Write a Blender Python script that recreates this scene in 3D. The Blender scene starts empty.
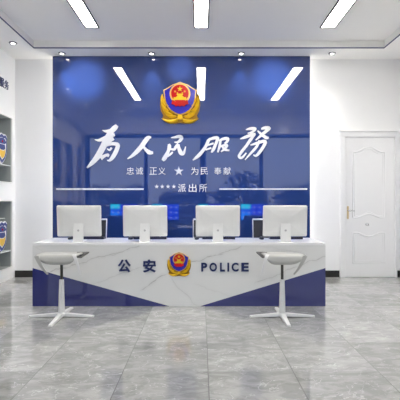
import bpy, bmesh, math, random
from mathutils import Vector, Matrix, noise
random.seed(7)
PI = math.pi
COL = bpy.context.scene.collection
F, CX, CY, H = 413.0, 201.0, 200.0, 1.21


def P(px, py, d):                      # photo measurement -> metres at distance d
    return ((px - CX) / F * d, H + (CY - py) / F * d)


def PX(px, d): return (px - CX) / F * d
def PZ(py, d): return H + (CY - py) / F * d


# ------------------------------------------------------------------ materials
def new_mat(name):
    m = bpy.data.materials.new(name)
    m.use_nodes = True
    nt = m.node_tree
    return m, nt, nt.nodes['Principled BSDF']


def mat(name, col, rough=.5, metal=0., ior=1.45, emit=None, estr=0., var=.03, bump=0., nscale=30.):
    m, nt, b = new_mat(name)
    N, L = nt.nodes, nt.links
    b.inputs['Roughness'].default_value = rough
    b.inputs['Metallic'].default_value = metal
    b.inputs['IOR'].default_value = ior
    tc = N.new('ShaderNodeTexCoord')
    nz = N.new('ShaderNodeTexNoise')
    nz.inputs['Scale'].default_value = nscale
    nz.inputs['Detail'].default_value = 4
    L.new(tc.outputs['Object'], nz.inputs['Vector'])
    mx = N.new('ShaderNodeMix'); mx.data_type = 'RGBA'
    mx.inputs[6].default_value = (*[c * (1 - var) for c in col], 1)
    mx.inputs[7].default_value = (*[min(1, c * (1 + var)) for c in col], 1)
    L.new(nz.outputs['Fac'], mx.inputs[0])
    L.new(mx.outputs[2], b.inputs['Base Color'])
    if bump:
        bp = N.new('ShaderNodeBump'); bp.inputs['Strength'].default_value = bump
        bp.inputs['Distance'].default_value = .002
        L.new(nz.outputs['Fac'], bp.inputs['Height']); L.new(bp.outputs['Normal'], b.inputs['Normal'])
    if emit:
        b.inputs['Emission Color'].default_value = (*emit, 1)
        b.inputs['Emission Strength'].default_value = estr
    return m


class NB:                              # tiny math-node helper
    def __init__(s, nt): s.nt = nt
    def m(s, op, a, b=None, c=None, clamp=False):
        n = s.nt.nodes.new('ShaderNodeMath'); n.operation = op; n.use_clamp = clamp
        for i, v in enumerate((a, b, c)):
            if v is None: continue
            if isinstance(v, (int, float)): n.inputs[i].default_value = v
            else: s.nt.links.new(v, n.inputs[i])
        return n.outputs[0]
    def mix(s, fac, a, b):
        n = s.nt.nodes.new('ShaderNodeMix'); n.data_type = 'RGBA'
        for i, v in ((0, fac), (6, a), (7, b)):
            if isinstance(v, tuple): n.inputs[i].default_value = (*v, 1)
            elif isinstance(v, (int, float)): n.inputs[i].default_value = v
            else: s.nt.links.new(v, n.inputs[i])
        return n.outputs[2]
    def smooth(s, v, a, b):
        n = s.nt.nodes.new('ShaderNodeMapRange'); n.interpolation_type = 'SMOOTHSTEP'
        s.nt.links.new(v, n.inputs[0]); n.inputs[1].default_value = a; n.inputs[2].default_value = b
        n.inputs[3].default_value = 1; n.inputs[4].default_value = 0
        return n.outputs[0]


def floor_material():
    m, nt, b = new_mat('polished_grey_marble_tiles')
    N, L = nt.nodes, nt.links; q = NB(nt)
    geo = N.new('ShaderNodeNewGeometry')
    sep = N.new('ShaderNodeSeparateXYZ'); L.new(geo.outputs['Position'], sep.inputs[0])
    T = .6
    u = q.m('DIVIDE', q.m('SUBTRACT', sep.outputs[0], .05), T)
    v = q.m('DIVIDE', q.m('SUBTRACT', sep.outputs[1], 2.914), T)
    iu, iv = q.m('FLOOR', u), q.m('FLOOR', v)
    fu, fv = q.m('FRACT', u), q.m('FRACT', v)
    du = q.m('MINIMUM', fu, q.m('SUBTRACT', 1, fu)); dv = q.m('MINIMUM', fv, q.m('SUBTRACT', 1, fv))
    gu = q.smooth(du, .0034, .0056); gv = q.smooth(dv, .0026, .0048)
    grout = q.m('MAXIMUM', gu, q.m('MULTIPLY', gv, .75))
    cid = N.new('ShaderNodeCombineXYZ'); L.new(iu, cid.inputs[0]); L.new(iv, cid.inputs[1])
    wn = N.new('ShaderNodeTexWhiteNoise'); wn.noise_dimensions = '3D'; L.new(cid.outputs[0], wn.inputs['Vector'])
    off = N.new('ShaderNodeVectorMath'); off.operation = 'MULTIPLY_ADD'
    L.new(wn.outputs['Color'], off.inputs[0]); off.inputs[1].default_value = (9, 9, 9)
    L.new(geo.outputs['Position'], off.inputs[2])
    mp = N.new('ShaderNodeMapping'); mp.inputs['Rotation'].default_value = (0, 0, -.75); mp.inputs['Scale'].default_value = (1, 1.9, 1)
    L.new(off.outputs[0], mp.inputs['Vector'])
    n1 = N.new('ShaderNodeTexNoise'); n1.inputs['Scale'].default_value = 4.5; n1.inputs['Detail'].default_value = 7
    n1.inputs['Roughness'].default_value = .7; n1.inputs['Distortion'].default_value = .9
    L.new(mp.outputs[0], n1.inputs['Vector'])
    n2 = N.new('ShaderNodeTexNoise'); n2.inputs['Scale'].default_value = 2.2; n2.inputs['Detail'].default_value = 6
    n2.inputs['Distortion'].default_value = 1.6
    L.new(mp.outputs[0], n2.inputs['Vector'])
    vein = q.smooth(q.m('ABSOLUTE', q.m('SUBTRACT', n2.outputs['Fac'], .5)), .0, .006)
    dark = q.smooth(q.m('ABSOLUTE', q.m('SUBTRACT', n1.outputs['Fac'], .47)), .0, .03)
    rmp = N.new('ShaderNodeValToRGB')
    e = rmp.color_ramp.elements
    e[0].position = .34; e[0].color = (.26, .26, .258, 1)
    e[1].position = .66; e[1].color = (.43, .43, .42, 1)
    L.new(n1.outputs['Fac'], rmp.inputs[0])
    c = q.mix(q.m('MULTIPLY', dark, .22), rmp.outputs[0], (.2, .2, .2))
    c = q.mix(q.m('MULTIPLY', vein, .62), c, (.78, .78, .77))
    tv = q.m('MULTIPLY_ADD', wn.outputs['Value'], .34, .83)
    sc = N.new('ShaderNodeVectorMath'); sc.operation = 'SCALE'; L.new(c, sc.inputs[0]); L.new(tv, sc.inputs['Scale'])
    c = q.mix(grout, sc.outputs[0], (.015, .015, .015))
    L.new(c, b.inputs['Base Color'])
    L.new(q.m('MULTIPLY_ADD', grout, .5, .035), b.inputs['Roughness'])
    b.inputs['IOR'].default_value = 1.9
    return m


def marble_material(veins):
    m, nt, b = new_mat('white_veined_marble')
    N, L = nt.nodes, nt.links; q = NB(nt)
    geo = N.new('ShaderNodeNewGeometry')
    sep = N.new('ShaderNodeSeparateXYZ'); L.new(geo.outputs['Position'], sep.inputs[0])
    n1 = N.new('ShaderNodeTexNoise'); n1.inputs['Scale'].default_value = 6; n1.inputs['Detail'].default_value = 5
    L.new(geo.outputs['Position'], n1.inputs['Vector'])
    wob = q.m('MULTIPLY', q.m('SUBTRACT', n1.outputs['Fac'], .5), .10)
    n2 = N.new('ShaderNodeTexNoise'); n2.inputs['Scale'].default_value = 14; n2.inputs['Detail'].default_value = 3
    L.new(geo.outputs['Position'], n2.inputs['Vector'])
    fade = q.m('MULTIPLY_ADD', n2.outputs['Fac'], 1.4, -.15, clamp=True)
    tot = None
    for (x0, z0, x1, z1, w, s) in veins:
        ln = math.hypot(x1 - x0, z1 - z0); ux, uz = (x1 - x0) / ln, (z1 - z0) / ln
        rx, rz = q.m('SUBTRACT', sep.outputs[0], x0), q.m('SUBTRACT', sep.outputs[2], z0)
        dist = q.m('ABSOLUTE', q.m('ADD', q.m('ADD', q.m('MULTIPLY', rx, -uz), q.m('MULTIPLY', rz, ux)), wob))
        al = q.m('ADD', q.m('MULTIPLY', rx, ux), q.m('MULTIPLY', rz, uz))
        inside = q.smooth(q.m('ABSOLUTE', q.m('SUBTRACT', al, ln / 2)), ln / 2 - .03, ln / 2 + .05)
        core = q.smooth(dist, 0, w)
        halo = q.m('MULTIPLY', q.smooth(dist, 0, w * 6), .18)
        val = q.m('MULTIPLY', q.m('MULTIPLY', q.m('MAXIMUM', core, halo), inside), s)
        tot = val if tot is None else q.m('MAXIMUM', tot, val)
    cloud = q.m('MULTIPLY', n1.outputs['Fac'], .35)
    base = q.mix(cloud, (.76, .76, .75), (.66, .665, .66))
    c = q.mix(q.m('MULTIPLY', tot, fade), base, (.2, .19, .17))
    L.new(c, b.inputs['Base Color'])
    b.inputs['Roughness'].default_value = .16
    return m


def screen_material():
    m, nt, b = new_mat('lit_blue_screen')
    N, L = nt.nodes, nt.links; q = NB(nt)
    tc = N.new('ShaderNodeTexCoord'); sep = N.new('ShaderNodeSeparateXYZ'); L.new(tc.outputs['Generated'], sep.inputs[0])
    u, v = sep.outputs[0], sep.outputs[2]
    c = q.mix(q.smooth(u, .45, .95), (.004, .03, .45), (.01, .012, .42))
    c = q.mix(q.m('MULTIPLY', q.smooth(u, .2, .52), q.smooth(v, .2, .9)), c, (.0, .16, .75))
    corner = q.m('MULTIPLY', q.m('SUBTRACT', 1, q.smooth(v, .62, .8)), q.smooth(u, .3, .42))
    c = q.mix(corner, c, (.01, .45, .6))
    br = N.new('ShaderNodeTexBrick'); br.inputs['Scale'].default_value = 1
    fu = q.m('FRACT', q.m('MULTIPLY', u, 5)); fv = q.m('FRACT', q.m('MULTIPLY', v, 3))
    ic = q.m('MULTIPLY', q.smooth(q.m('ABSOLUTE', q.m('SUBTRACT', fu, .5)), .16, .2), q.smooth(q.m('ABSOLUTE', q.m('SUBTRACT', fv, .4)), .14, .18))
    N.remove(br)
    c = q.mix(q.m('MULTIPLY', ic, .35), c, (.35, .45, .8))
    b.inputs['Base Color'].default_value = (.01, .01, .02, 1)
    b.inputs['Roughness'].default_value = .15
    L.new(c, b.inputs['Emission Color']); b.inputs['Emission Strength'].default_value = 4.0
    return m


def glass_material():
    m = bpy.data.materials.new('clear_window_glass'); m.use_nodes = True
    nt = m.node_tree; N, L = nt.nodes, nt.links
    N.remove(N['Principled BSDF'])
    t = N.new('ShaderNodeBsdfTransparent'); g = N.new('ShaderNodeBsdfGlossy'); g.inputs['Roughness'].default_value = .01
    fr = N.new('ShaderNodeFresnel'); fr.inputs['IOR'].default_value = 1.45
    nz = N.new('ShaderNodeTexNoise'); nz.inputs['Scale'].default_value = 2
    mx0 = N.new('ShaderNodeMix'); mx0.data_type = 'RGBA'; mx0.inputs[6].default_value = (.9, .93, .96, 1); mx0.inputs[7].default_value = (.92, .95, .97, 1)
    L.new(nz.outputs['Fac'], mx0.inputs[0]); L.new(mx0.outputs[2], t.inputs['Color'])
    mx = N.new('ShaderNodeMixShader'); L.new(fr.outputs[0], mx.inputs[0]); L.new(t.outputs[0], mx.inputs[1]); L.new(g.outputs[0], mx.inputs[2])
    L.new(mx.outputs[0], N['Material Output'].inputs['Surface'])
    return m


M = {
    'wall': mat('white_wall_paint', (.87, .87, .865), .6, var=.012, nscale=6),
    'ceil': mat('white_ceiling_paint', (.93, .922, .885), .7, var=.01, nscale=6),
    'trim_blue': mat('navy_trim', (.012, .03, .14), .35),
    'base': mat('black_skirting', (.012, .012, .011), .35),
    'door': mat('white_door_lacquer', (.81, .81, .81), .3, var=.01),
    'gold': mat('brass_handle', (.66, .52, .30), .3, .8),
    'chrome': mat('brushed_steel', (.62, .62, .62), .25, 1.),
    'panel': mat('blue_lacquered_glass', (.019, .048, .20), .015, ior=1.9, var=.02, nscale=3),
    'deskblue': mat('blue_gloss_laminate', (.022, .028, .16), .02, ior=1.65, var=.05),
    'letter': mat('white_acrylic_lettering', (.86, .865, .87), .35, var=.01),
    'navy': mat('navy_acrylic_lettering', (.012, .022, .105), .3),
    'lamp_frame': mat('dark_bronze_light_frame', (.02, .019, .018), .4),
    'lamp': mat('lit_diffuser', (.9, .9, .9), .5, emit=(1, .965, .905), estr=16.),
    'lamp_small': mat('lit_downlight_lens', (.9, .9, .9), .5, emit=(1, .97, .93), estr=8.),
    'led': mat('lit_led_strip', (.9, .9, .9), .5, emit=(1, .97, .90), estr=1.35),
    'lamp_ring': mat('satin_downlight_ring', (.22, .22, .22), .3, .3),
    'alu': mat('white_aluminium', (.73, .73, .725), .32, var=.01),
    'alu_mark': mat('grey_logo_mark', (.42, .42, .43), .3),
    'bezel': mat('black_bezel', (.012, .012, .014), .3),
    'key': mat('black_keyboard_plastic', (.014, .014, .015), .4),
    'keycap': mat('charcoal_keycaps', (.03, .03, .032), .5),
    'chair': mat('charcoal_mesh_fabric', (.032, .032, .030), .85, var=.25, nscale=300, bump=.4),
    'chair_white': mat('white_chair_plastic', (.74, .74, .74), .4),
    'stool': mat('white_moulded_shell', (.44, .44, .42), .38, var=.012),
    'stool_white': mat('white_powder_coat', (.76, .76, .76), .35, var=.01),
    'stool_dark': mat('dark_grey_corner', (.10, .10, .095), .5),
    'piston': mat('dark_steel_piston', (.06, .06, .055), .3, .5),
    'cab': mat('white_cabinet_lacquer', (.80, .80, .78), .35, var=.01),
    'cab_back': mat('grey_green_back_panel', (.34, .365, .35), .35, var=.02),
    'shelf': mat('frosted_glass_shelf', (.74, .77, .76), .2),
    'shield_white': mat('white_enamel', (.84, .85, .86), .3),
    'shield_blue': mat('navy_enamel', (.012, .035, .20), .3),
    'shield_yellow': mat('yellow_enamel', (.80, .48, .03), .3),
    'egold': mat('polished_gold', (.80, .50, .012), .32, .35, var=.1, nscale=80),
    'egold_dark': mat('leaf_gap_shade_gold', (.30, .15, .004), .4, .4, var=.2, nscale=80),  # wreath backing: gold darkened to paint the shade in gaps between leaves
    'egold_pale': mat('pale_gold', (.78, .48, .13), .3, .3, var=.06),
    'eblue': mat('royal_blue_enamel', (.018, .012, .42), .25),
    'ered': mat('red_enamel', (.56, .002, .003), .25),
    'frame': mat('dark_blue_grey_window_frame', (.012, .02, .05), .35),
    'tree': mat('dark_green_leaves', (.10, .13, .09), .8, var=.5, nscale=3),
    'bark': mat('brown_bark', (.05, .04, .03), .9, var=.3),
    'asphalt': mat('dark_asphalt', (.05, .052, .055), .9, var=.2),
    'floor': floor_material(),
    'screen': screen_material(),
    'glass': glass_material(),
}
D0 = 4.706
VE = []
for (a, b_, c_, d_, w, s) in [(50, 272, 118, 252, .006, .8), (112, 255, 146, 242, .006, .8), (92, 284, 140, 268, .005, .5),
                              (142, 289, 166, 274, .006, .9), (190, 263, 222, 254, .007, .9), (218, 254, 262, 240, .006, .8),
                              (256, 283, 330, 254, .006, .7), (172, 279, 197, 306, .006, .45), (196, 283, 240, 300, .005, .25),
                              (36, 248, 60, 262, .005, .3), (262, 246, 300, 252, .005, .25)]:
    x0, z0 = P(a, b_, D0); x1, z1 = P(c_, d_, D0)
    VE.append((x0, z0, x1, z1, w, s))
M['marble'] = marble_material(VE)
M['top'] = mat('white_stone_top', (.84, .84, .84), .2, var=.015, nscale=4)


# ------------------------------------------------------------------ builders
def origin(o):
    v = Vector((0, 0, 0))
    while o is not None:
        v = v + o.location; o = o.parent
    return v


def thing(name, label, cat, loc=(0, 0, 0), group=None):
    o = bpy.data.objects.new(name, None); COL.objects.link(o)
    o.location = loc; o.empty_display_size = .05
    o['label'] = label; o['category'] = cat
    if group: o['group'] = group
    return o


def obj(name, bm, m, parent=None, smooth=False, bevel=0., label=None, auto=False):
    me = bpy.data.meshes.new(name)
    bmesh.ops.recalc_face_normals(bm, faces=bm.faces)
    bm.to_mesh(me); bm.free()
    o = bpy.data.objects.new(name, me); COL.objects.link(o)
    if parent is not None:
        me.transform(Matrix.Translation(-origin(parent)))
        o.parent = parent
    else:                              # a thing of one mesh: put its origin at its base
        xs = [v.co for v in me.vertices]
        if xs:
            c = Vector(((min(v.x for v in xs) + max(v.x for v in xs)) / 2, (min(v.y for v in xs) + max(v.y for v in xs)) / 2, min(v.z for v in xs)))
            me.transform(Matrix.Translation(-c)); o.location = c
    for mm in (m if isinstance(m, (list, tuple)) else [m]):
        me.materials.append(mm)
    if smooth:
        for p in me.polygons: p.use_smooth = True
    if bevel:
        md = o.modifiers.new('bevel', 'BEVEL'); md.width = bevel; md.segments = 2; md.limit_method = 'ANGLE'
        md.harden_normals = False
    if label: o['label'] = label
    return o


def struct(name, bm, m, parent=None, **k):
    o = obj(name, bm, m, parent, **k)
    if parent is None: o['kind'] = 'structure'
    return o


def tag(o, label, cat, group=None):
    o['label'] = label; o['category'] = cat
    if group: o['group'] = group
    return o


def dup(root, loc, label=None, group=None):
    def cp(o, par):
        c = o.copy(); COL.objects.link(c)
        if par is not None: c.parent = par
        for ch in list(o.children): cp(ch, c)
        return c
    r = cp(root, None); r.location = loc
    if label: r['label'] = label
    if group: r['group'] = group
    return r


def BM(): return bmesh.new()


def box(bm, x0, x1, y0, y1, z0, z1, mi=0):
    v = [bm.verts.new(p) for p in ((x0, y0, z0), (x1, y0, z0), (x1, y1, z0), (x0, y1, z0), (x0, y0, z1), (x1, y0, z1), (x1, y1, z1), (x0, y1, z1))]
    for f in ((3, 2, 1, 0), (4, 5, 6, 7), (0, 1, 5, 4), (1, 2, 6, 5), (2, 3, 7, 6), (3, 0, 4, 7)):
        fc = bm.faces.new([v[i] for i in f]); fc.material_index = mi
    return bm


def bx(*a): return box(BM(), *a)


def prism(bm, pts, y0, y1):            # polygon in x,z swept from y0 to y1
    a = [bm.verts.new((p[0], y0, p[1])) for p in pts]
    b = [bm.verts.new((p[0], y1, p[1])) for p in pts]
    n = len(pts)
    bm.faces.new(a); bm.faces.new(b[::-1])
    for i in range(n):
        bm.faces.new((a[i], b[i], b[(i + 1) % n], a[(i + 1) % n]))
    return bm


def hexa(bm, A, B):                    # solid between two quads
    v = [bm.verts.new(p) for p in list(A) + list(B)]
    for f in ((3, 2, 1, 0), (4, 5, 6, 7), (0, 1, 5, 4), (1, 2, 6, 5), (2, 3, 7, 6), (3, 0, 4, 7)):
        bm.faces.new([v[i] for i in f])
    return bm


def lathe(bm, cx, cy, prof, seg=24):   # prof = [(r,z)], closed at both ends
    rings = []
    for r, z in prof:
        rings.append([bm.verts.new((cx + r * math.cos(2 * PI * i / seg), cy + r * math.sin(2 * PI * i / seg), z)) for i in range(seg)])
    for a, b in zip(rings, rings[1:]):
        for i in range(seg):
            bm.faces.new((a[i], a[(i + 1) % seg], b[(i + 1) % seg], b[i]))
    bm.faces.new(rings[0][::-1]); bm.faces.new(rings[-1])
    return bm


def tube(bm, pts, r, seg=8, r2=None):
    pts = [Vector(p) for p in pts]; rings = []
    n = len(pts)
    for i, p in enumerate(pts):
        t = (pts[min(i + 1, n - 1)] - pts[max(i - 1, 0)]).normalized()
        up = Vector((0, 0, 1)) if abs(t.z) < .9 else Vector((1, 0, 0))
        a = t.cross(up).normalized(); b = t.cross(a).normalized()
        rr = r if r2 is None else r + (r2 - r) * i / (n - 1)
        rings.append([bm.verts.new(p + a * rr * math.cos(2 * PI * k / seg) + b * rr * math.sin(2 * PI * k / seg)) for k in range(seg)])
    for a, b in zip(rings, rings[1:]):
        for i in range(seg):
            bm.faces.new((a[i], a[(i + 1) % seg], b[(i + 1) % seg], b[i]))
    bm.faces.new(rings[0][::-1]); bm.faces.new(rings[-1])
    return bm


def rounded_rect(x0, x1, z0, z1, r, n=5):
    out = []
    for cx, cz, a0 in ((x1 - r, z0 + r, -PI / 2), (x1 - r, z1 - r, 0), (x0 + r, z1 - r, PI / 2), (x0 + r, z0 + r, PI)):
        for i in range(n + 1):
            a = a0 + PI / 2 * i / n
            out.append((cx + r * math.cos(a), cz + r * math.sin(a)))
    return out


def circle(cx, cz, r, n=32): return [(cx + r * math.cos(2 * PI * i / n), cz + r * math.sin(2 * PI * i / n)) for i in range(n)]


def star(cx, cz, r, k=.4): return [(cx + (r if i % 2 == 0 else r * k) * math.sin(i * PI / 5), cz + (r if i % 2 == 0 else r * k) * math.cos(i * PI / 5)) for i in range(10)]


def smooth_curve(pts, n=5):
    out = []
    for i in range(len(pts) - 1):
        p0, p1, p2, p3 = pts[max(i - 1, 0)], pts[i], pts[i + 1], pts[min(i + 2, len(pts) - 1)]
        for k in range(n):
            t = k / n
            out.append(tuple(.5 * (2 * b + (c - a) * t + (2 * a - 5 * b + 4 * c - d) * t * t + (3 * b - a - 3 * c + d) * t ** 3) for a, b, c, d in zip(p0, p1, p2, p3)))
    out.append(pts[-1])
    return out


def brush(bm, stroke, d, y0, y1, wf_=1.):      # brush stroke (px,py,width px) -> raised solid
    s = smooth_curve(stroke)
    L_, R_ = [], []
    for i, (x, y, w) in enumerate(s):
        xa, ya, _ = s[max(i - 1, 0)]; xb, yb, _ = s[min(i + 1, len(s) - 1)]
        tx, ty = xb - xa, yb - ya; ln = math.hypot(tx, ty) or 1
        nx, ny = -ty / ln, tx / ln
        w = max(w * wf_, .4) / 2
        L_.append((x + nx * w, y + ny * w)); R_.append((x - nx * w, y - ny * w))
    def cap(i, sgn):                   # rounded brush ends
        x, y, w = s[i]; xa, ya, _ = s[i - sgn if 0 <= i - sgn < len(s) else i + sgn * -1]
        return None
    A = [[bm.verts.new((PX(p[0], d), yy, PZ(p[1], d))) for p in L_] for yy in (y0, y1)]
    B = [[bm.verts.new((PX(p[0], d), yy, PZ(p[1], d))) for p in R_] for yy in (y0, y1)]
    for i in range(len(s) - 1):
        bm.faces.new((A[0][i], A[0][i + 1], B[0][i + 1], B[0][i]))
        bm.faces.new((A[1][i], B[1][i], B[1][i + 1], A[1][i + 1]))
        bm.faces.new((A[0][i], A[1][i], A[1][i + 1], A[0][i + 1]))
        bm.faces.new((B[0][i], B[0][i + 1], B[1][i + 1], B[1][i]))
    bm.faces.new((A[0][0], B[0][0], B[1][0], A[1][0]))
    bm.faces.new((A[0][-1], A[1][-1], B[1][-1], B[0][-1]))


def glyph_bm(ch, cx, cz, size_w, size_h, y_front, depth, bold=0., rot=None):
    cu = bpy.data.curves.new('glyph', 'FONT'); cu.body = ch; cu.size = 1; cu.extrude = .5; cu.offset = bold
    cu.resolution_u = 4
    to = bpy.data.objects.new('glyph', cu); COL.objects.link(to)
    dg = bpy.context.evaluated_depsgraph_get(); dg.update()
    me = bpy.data.meshes.new_from_object(to.evaluated_get(dg))
    bm = BM(); bm.from_mesh(me)
    bpy.data.objects.remove(to); bpy.data.curves.remove(cu); bpy.data.meshes.remove(me)
    xs = [v.co.x for v in bm.verts]; ys = [v.co.y for v in bm.verts]
    x0, x1, y0, y1 = min(xs), max(xs), min(ys), max(ys)
    for v in bm.verts:
        x = (v.co.x - (x0 + x1) / 2) / (x1 - x0) * size_w
        z = (v.co.y - (y0 + y1) / 2) / (y1 - y0) * size_h
        y = -(v.co.z - .5) * depth                     # front face at 0, back at depth
        if rot is None: v.co = (cx + x, y_front + y, cz + z)
        else: v.co = rot(x, y, z)
    return bm


# ------------------------------------------------------------------ room shell
XL, XR, YB, ZS, ZT = -2.92, 3.12, 6.49, 3.42, 3.526
YO = 2.28                              # opening between entrance vestibule and lobby
struct('floor', bx(-4.4, 4.6, -.75, 6.75, -.12, 0), M['floor'])

cols = [(2.57, 3.0), (3.28, 3.8), (4.08, 4.6), (5.55, 6.38)]
ZH = [(.167, 1.21), (1.465, 2.48)]
wl = BM()
ys = [YO - .12] + [v for c in cols for v in c] + [YB]
for i in range(len(ys) - 1):
    if i % 2 == 0:
        box(wl, XL - .34, XL, ys[i], ys[i + 1], 0, 3.8)
    else:
        for z0, z1 in ((0, ZH[0][0]), (ZH[0][1], ZH[1][0]), (ZH[1][1], 3.8)):
            box(wl, XL - .34, XL, ys[i], ys[i + 1], z0, z1)
        box(wl, XL - .34, XL - .29, ys[i], ys[i + 1], ZH[0][0], ZH[0][1])
        box(wl, XL - .34, XL - .29, ys[i], ys[i + 1], ZH[1][0], ZH[1][1])
struct('wall_left', wl, M['wall'])
struct('wall_right', bx(XR, XR + .2, YO - .12, YB, 0, 3.8), M['wall'])
struct('wall_back', bx(XL - .34, XR + .2, YB, YB + .2, 0, 3.8), M['wall'])

cl = BM()                              # tray ceiling: lowered border round a raised field
TX0, TX1, TY0, TY1 = -2.43, 2.66, 2.9, 6.0
box(cl, XL, TX0, YO, YB, ZS, 3.8); box(cl, TX1, XR, YO, YB, ZS, 3.8)
box(cl, TX0, TX1, TY1, YB, ZS, 3.8); box(cl, TX0, TX1, YO, TY0, ZS, 3.8)
box(cl, TX0, TX1, TY0, TY1, ZT, 3.8)
struct('ceiling', cl, M['ceil'])
tr = BM()
e, hgt = .006, .006
for a in ((TX0, TX1, TY1 - e, TY1 + .001), (TX0, TX1, TY0 - .001, TY0 + e), (TX0 - .001, TX0 + e, TY0 + e, TY1 - e), (TX1 - e, TX1 + .001, TY0 + e, TY1 - e)):
    box(tr, a[0], a[1], a[2], a[3], ZS - .009, ZS + hgt)
struct('trim_1', tr, M['trim_blue'])

# opening to the vestibule: header, piers and dark frame
struct('wall_front', box(box(bx(-4.0, XR + 1.2, YO - .1, YO, 2.87, 3.8), -4.0, -2.91, YO - .14, YO - .12, 0, 2.87), XR + .2, 4.3, YO - .14, YO - .12, 0, 2.87), M['wall'])
fr = BM()
box(fr, -2.908, -2.82, YO - .1, YO, 0, 2.80); box(fr, 2.98, 3.068, YO - .1, YO, 0, 2.80)
box(fr, -2.908, 3.068, YO - .1, YO, 2.80, 2.868)
struct('trim_2', fr, M['frame'])
# vestibule and its glazed front behind the camera
struct('wall_vestibule_left', bx(-4.2, -4.0, -.6, YO - .14, 0, 3.5), M['wall'])
struct('wall_vestibule_right', bx(4.3, 4.5, -.6, YO - .14, 0, 3.5), M['wall'])
struct('ceiling_vestibule', bx(-4.2, 4.5, -.6, YO - .1, 3.35, 3.5), M['ceil'])
wf = BM()
box(wf, -4.0, 4.3, -.6, -.5, 3.2, 3.35); box(wf, -4.0, 4.3, -.6, -.5, 0, .10)
for x0, x1 in ((-4.0, -3.72), (-1.82, -1.707), (-.03, .16), (1.87, 1.98), (3.72, 4.3)):
    box(wf, x0, x1, -.6, -.5, .10, 3.2)
w1 = struct('window_1', wf, M['frame'])
for x0, x1 in ((-3.72, -1.82), (-1.707, -.03), (.16, 1.87), (1.98, 3.72)):
    obj('pane', bx(x0, x1, -.556, -.546, .10, 3.2), M['glass'], w1)
struct('ground_outside', bx(-60, 60, -70, -.76, -.14, -.04), M['asphalt'])

bb = BM()
box(bb, XL, -2.2, YB - .014, YB, 0, .103)
box(bb, 1.6, PX(339.2, YB), YB - .014, YB, 0, .103)
box(bb, PX(396.2, YB), XR, YB - .014, YB, 0, .103)
struct('baseboard_back', bb, M['base'])
struct('baseboard_right', bx(XR - .014, XR, YO, YB - .014, 0, .103), M['base'])

# ------------------------------------------------------------------ door
dl, dr, dt = PX(344.5, YB), PX(394, YB), PZ(137.5, YB)
door = struct('door_1', bx(dl, dr, YB - .026, YB - .001, .004, dt), M['door'], bevel=.003)
cs = BM()
cl0, cr0, ct = PX(339.4, YB), PX(396.2, YB), PZ(132.2, YB)
box(cs, cl0, dl - .002, YB - .045, YB - .001, 0, dt + .002)
box(cs, dr + .002, cr0, YB - .045, YB - .001, 0, dt + .002)
box(cs, cl0, cr0, YB - .045, YB - .001, dt + .002, ct)
obj('door_frame', cs, M['door'], door, bevel=.006)
obj('cornice', bx(cl0 - .012, cr0 + .012, YB - .065, YB - .001, ct, ct + .025), M['door'], door, bevel=.005)


def wave(x0, x1, zlow, rise, n=18):    # ogee arch from left to right
    return [(x0 + (x1 - x0) * i / n, zlow + rise * (math.sin(PI * max(0, min(1, (i / n - .14) / .72))) ** 1.4)) for i in range(n + 1)]


def moulding(name, outline):
    bm = BM(); yf = YB - .026
    for off, r in ((0, .011), (.028, .006)):
        cxm = sum(p[0] for p in outline) / len(outline); czm = sum(p[1] for p in outline) / len(outline)
        pts = [Vector((p[0] + (off if p[0] < cxm else -off) * (1 if abs(p[0] - cxm) > .1 else abs(p[0] - cxm) / .1), yf, p[1] + (off if p[1] < czm else -off))) for p in outline]
        n = len(pts)
        rings = []
        for i in range(n):
            t = (pts[(i + 1) % n] - pts[i - 1]).normalized(); s = Vector((-t.z, 0, t.x))
            rings.append([bm.verts.new(pts[i] + s * r * math.cos(a) + Vector((0, -1, 0)) * r * .8 * math.sin(a)) for a in (0, PI * .25, PI * .5, PI * .75, PI)])
        for i in range(n):
            a, b = rings[i], rings[(i + 1) % n]
            for k in range(4):
                bm.faces.new((a[k], a[k + 1], b[k + 1], b[k]))
    return obj(name, bm, M['door'], door, smooth=True)


pl, pr = PX(352.3, YB), PX(384, YB)
zt0, zt1 = PZ(152, YB), PZ(147, YB)
up = wave(pl, pr, zt0, zt1 - zt0)
lowb = wave(pl, pr, PZ(217.5, YB), .055)
moulding('panel_moulding', up + lowb[::-1])
low = [(p[0], p[1]) for p in wave(pl, pr, PZ(232.5, YB), -.06)]
moulding('panel_moulding', low + [(pr, PZ(262.8, YB)), (pl, PZ(262.8, YB))])
ro = BM()
mx_, mz_ = P(366.3, 224.3, YB)
for k in range(3):                     # carved flourish between the panels
    a0 = -.5 + k * 2.1
    tube(ro, [(mx_ + (.012 + .012 * t) * math.cos(a0 + t * 2.2) * 1.5, YB - .030, mz_ + (.012 + .012 * t) * math.sin(a0 + t * 2.2)) for t in [i / 8 for i in range(9)]], .006, 6, .003)
obj('carved_rosette', ro, M['chrome'], door, smooth=True)
hd = BM()
hx, hz0 = PX(347.2, YB), PZ(219, YB)
prism(hd, rounded_rect(hx - .015, hx + .015, hz0, PZ(206, YB), .013), YB - .026, YB - .034)
ph = obj('handle_plate', hd, M['gold'], door, bevel=.002)
lv = BM()
tube(lv, [(hx, YB - .034, PZ(210.5, YB)), (hx, YB - .075, PZ(210.5, YB))], .011)
tube(lv, [(hx - .006, YB - .075, PZ(210.5, YB)), (hx + .05, YB - .078, PZ(210.5, YB)), (hx + .09, YB - .075, PZ(210.9, YB))], .010, 8, .008)
obj('door_lever', lv, M['chrome'], ph, smooth=True, label='steel lever')

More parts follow.
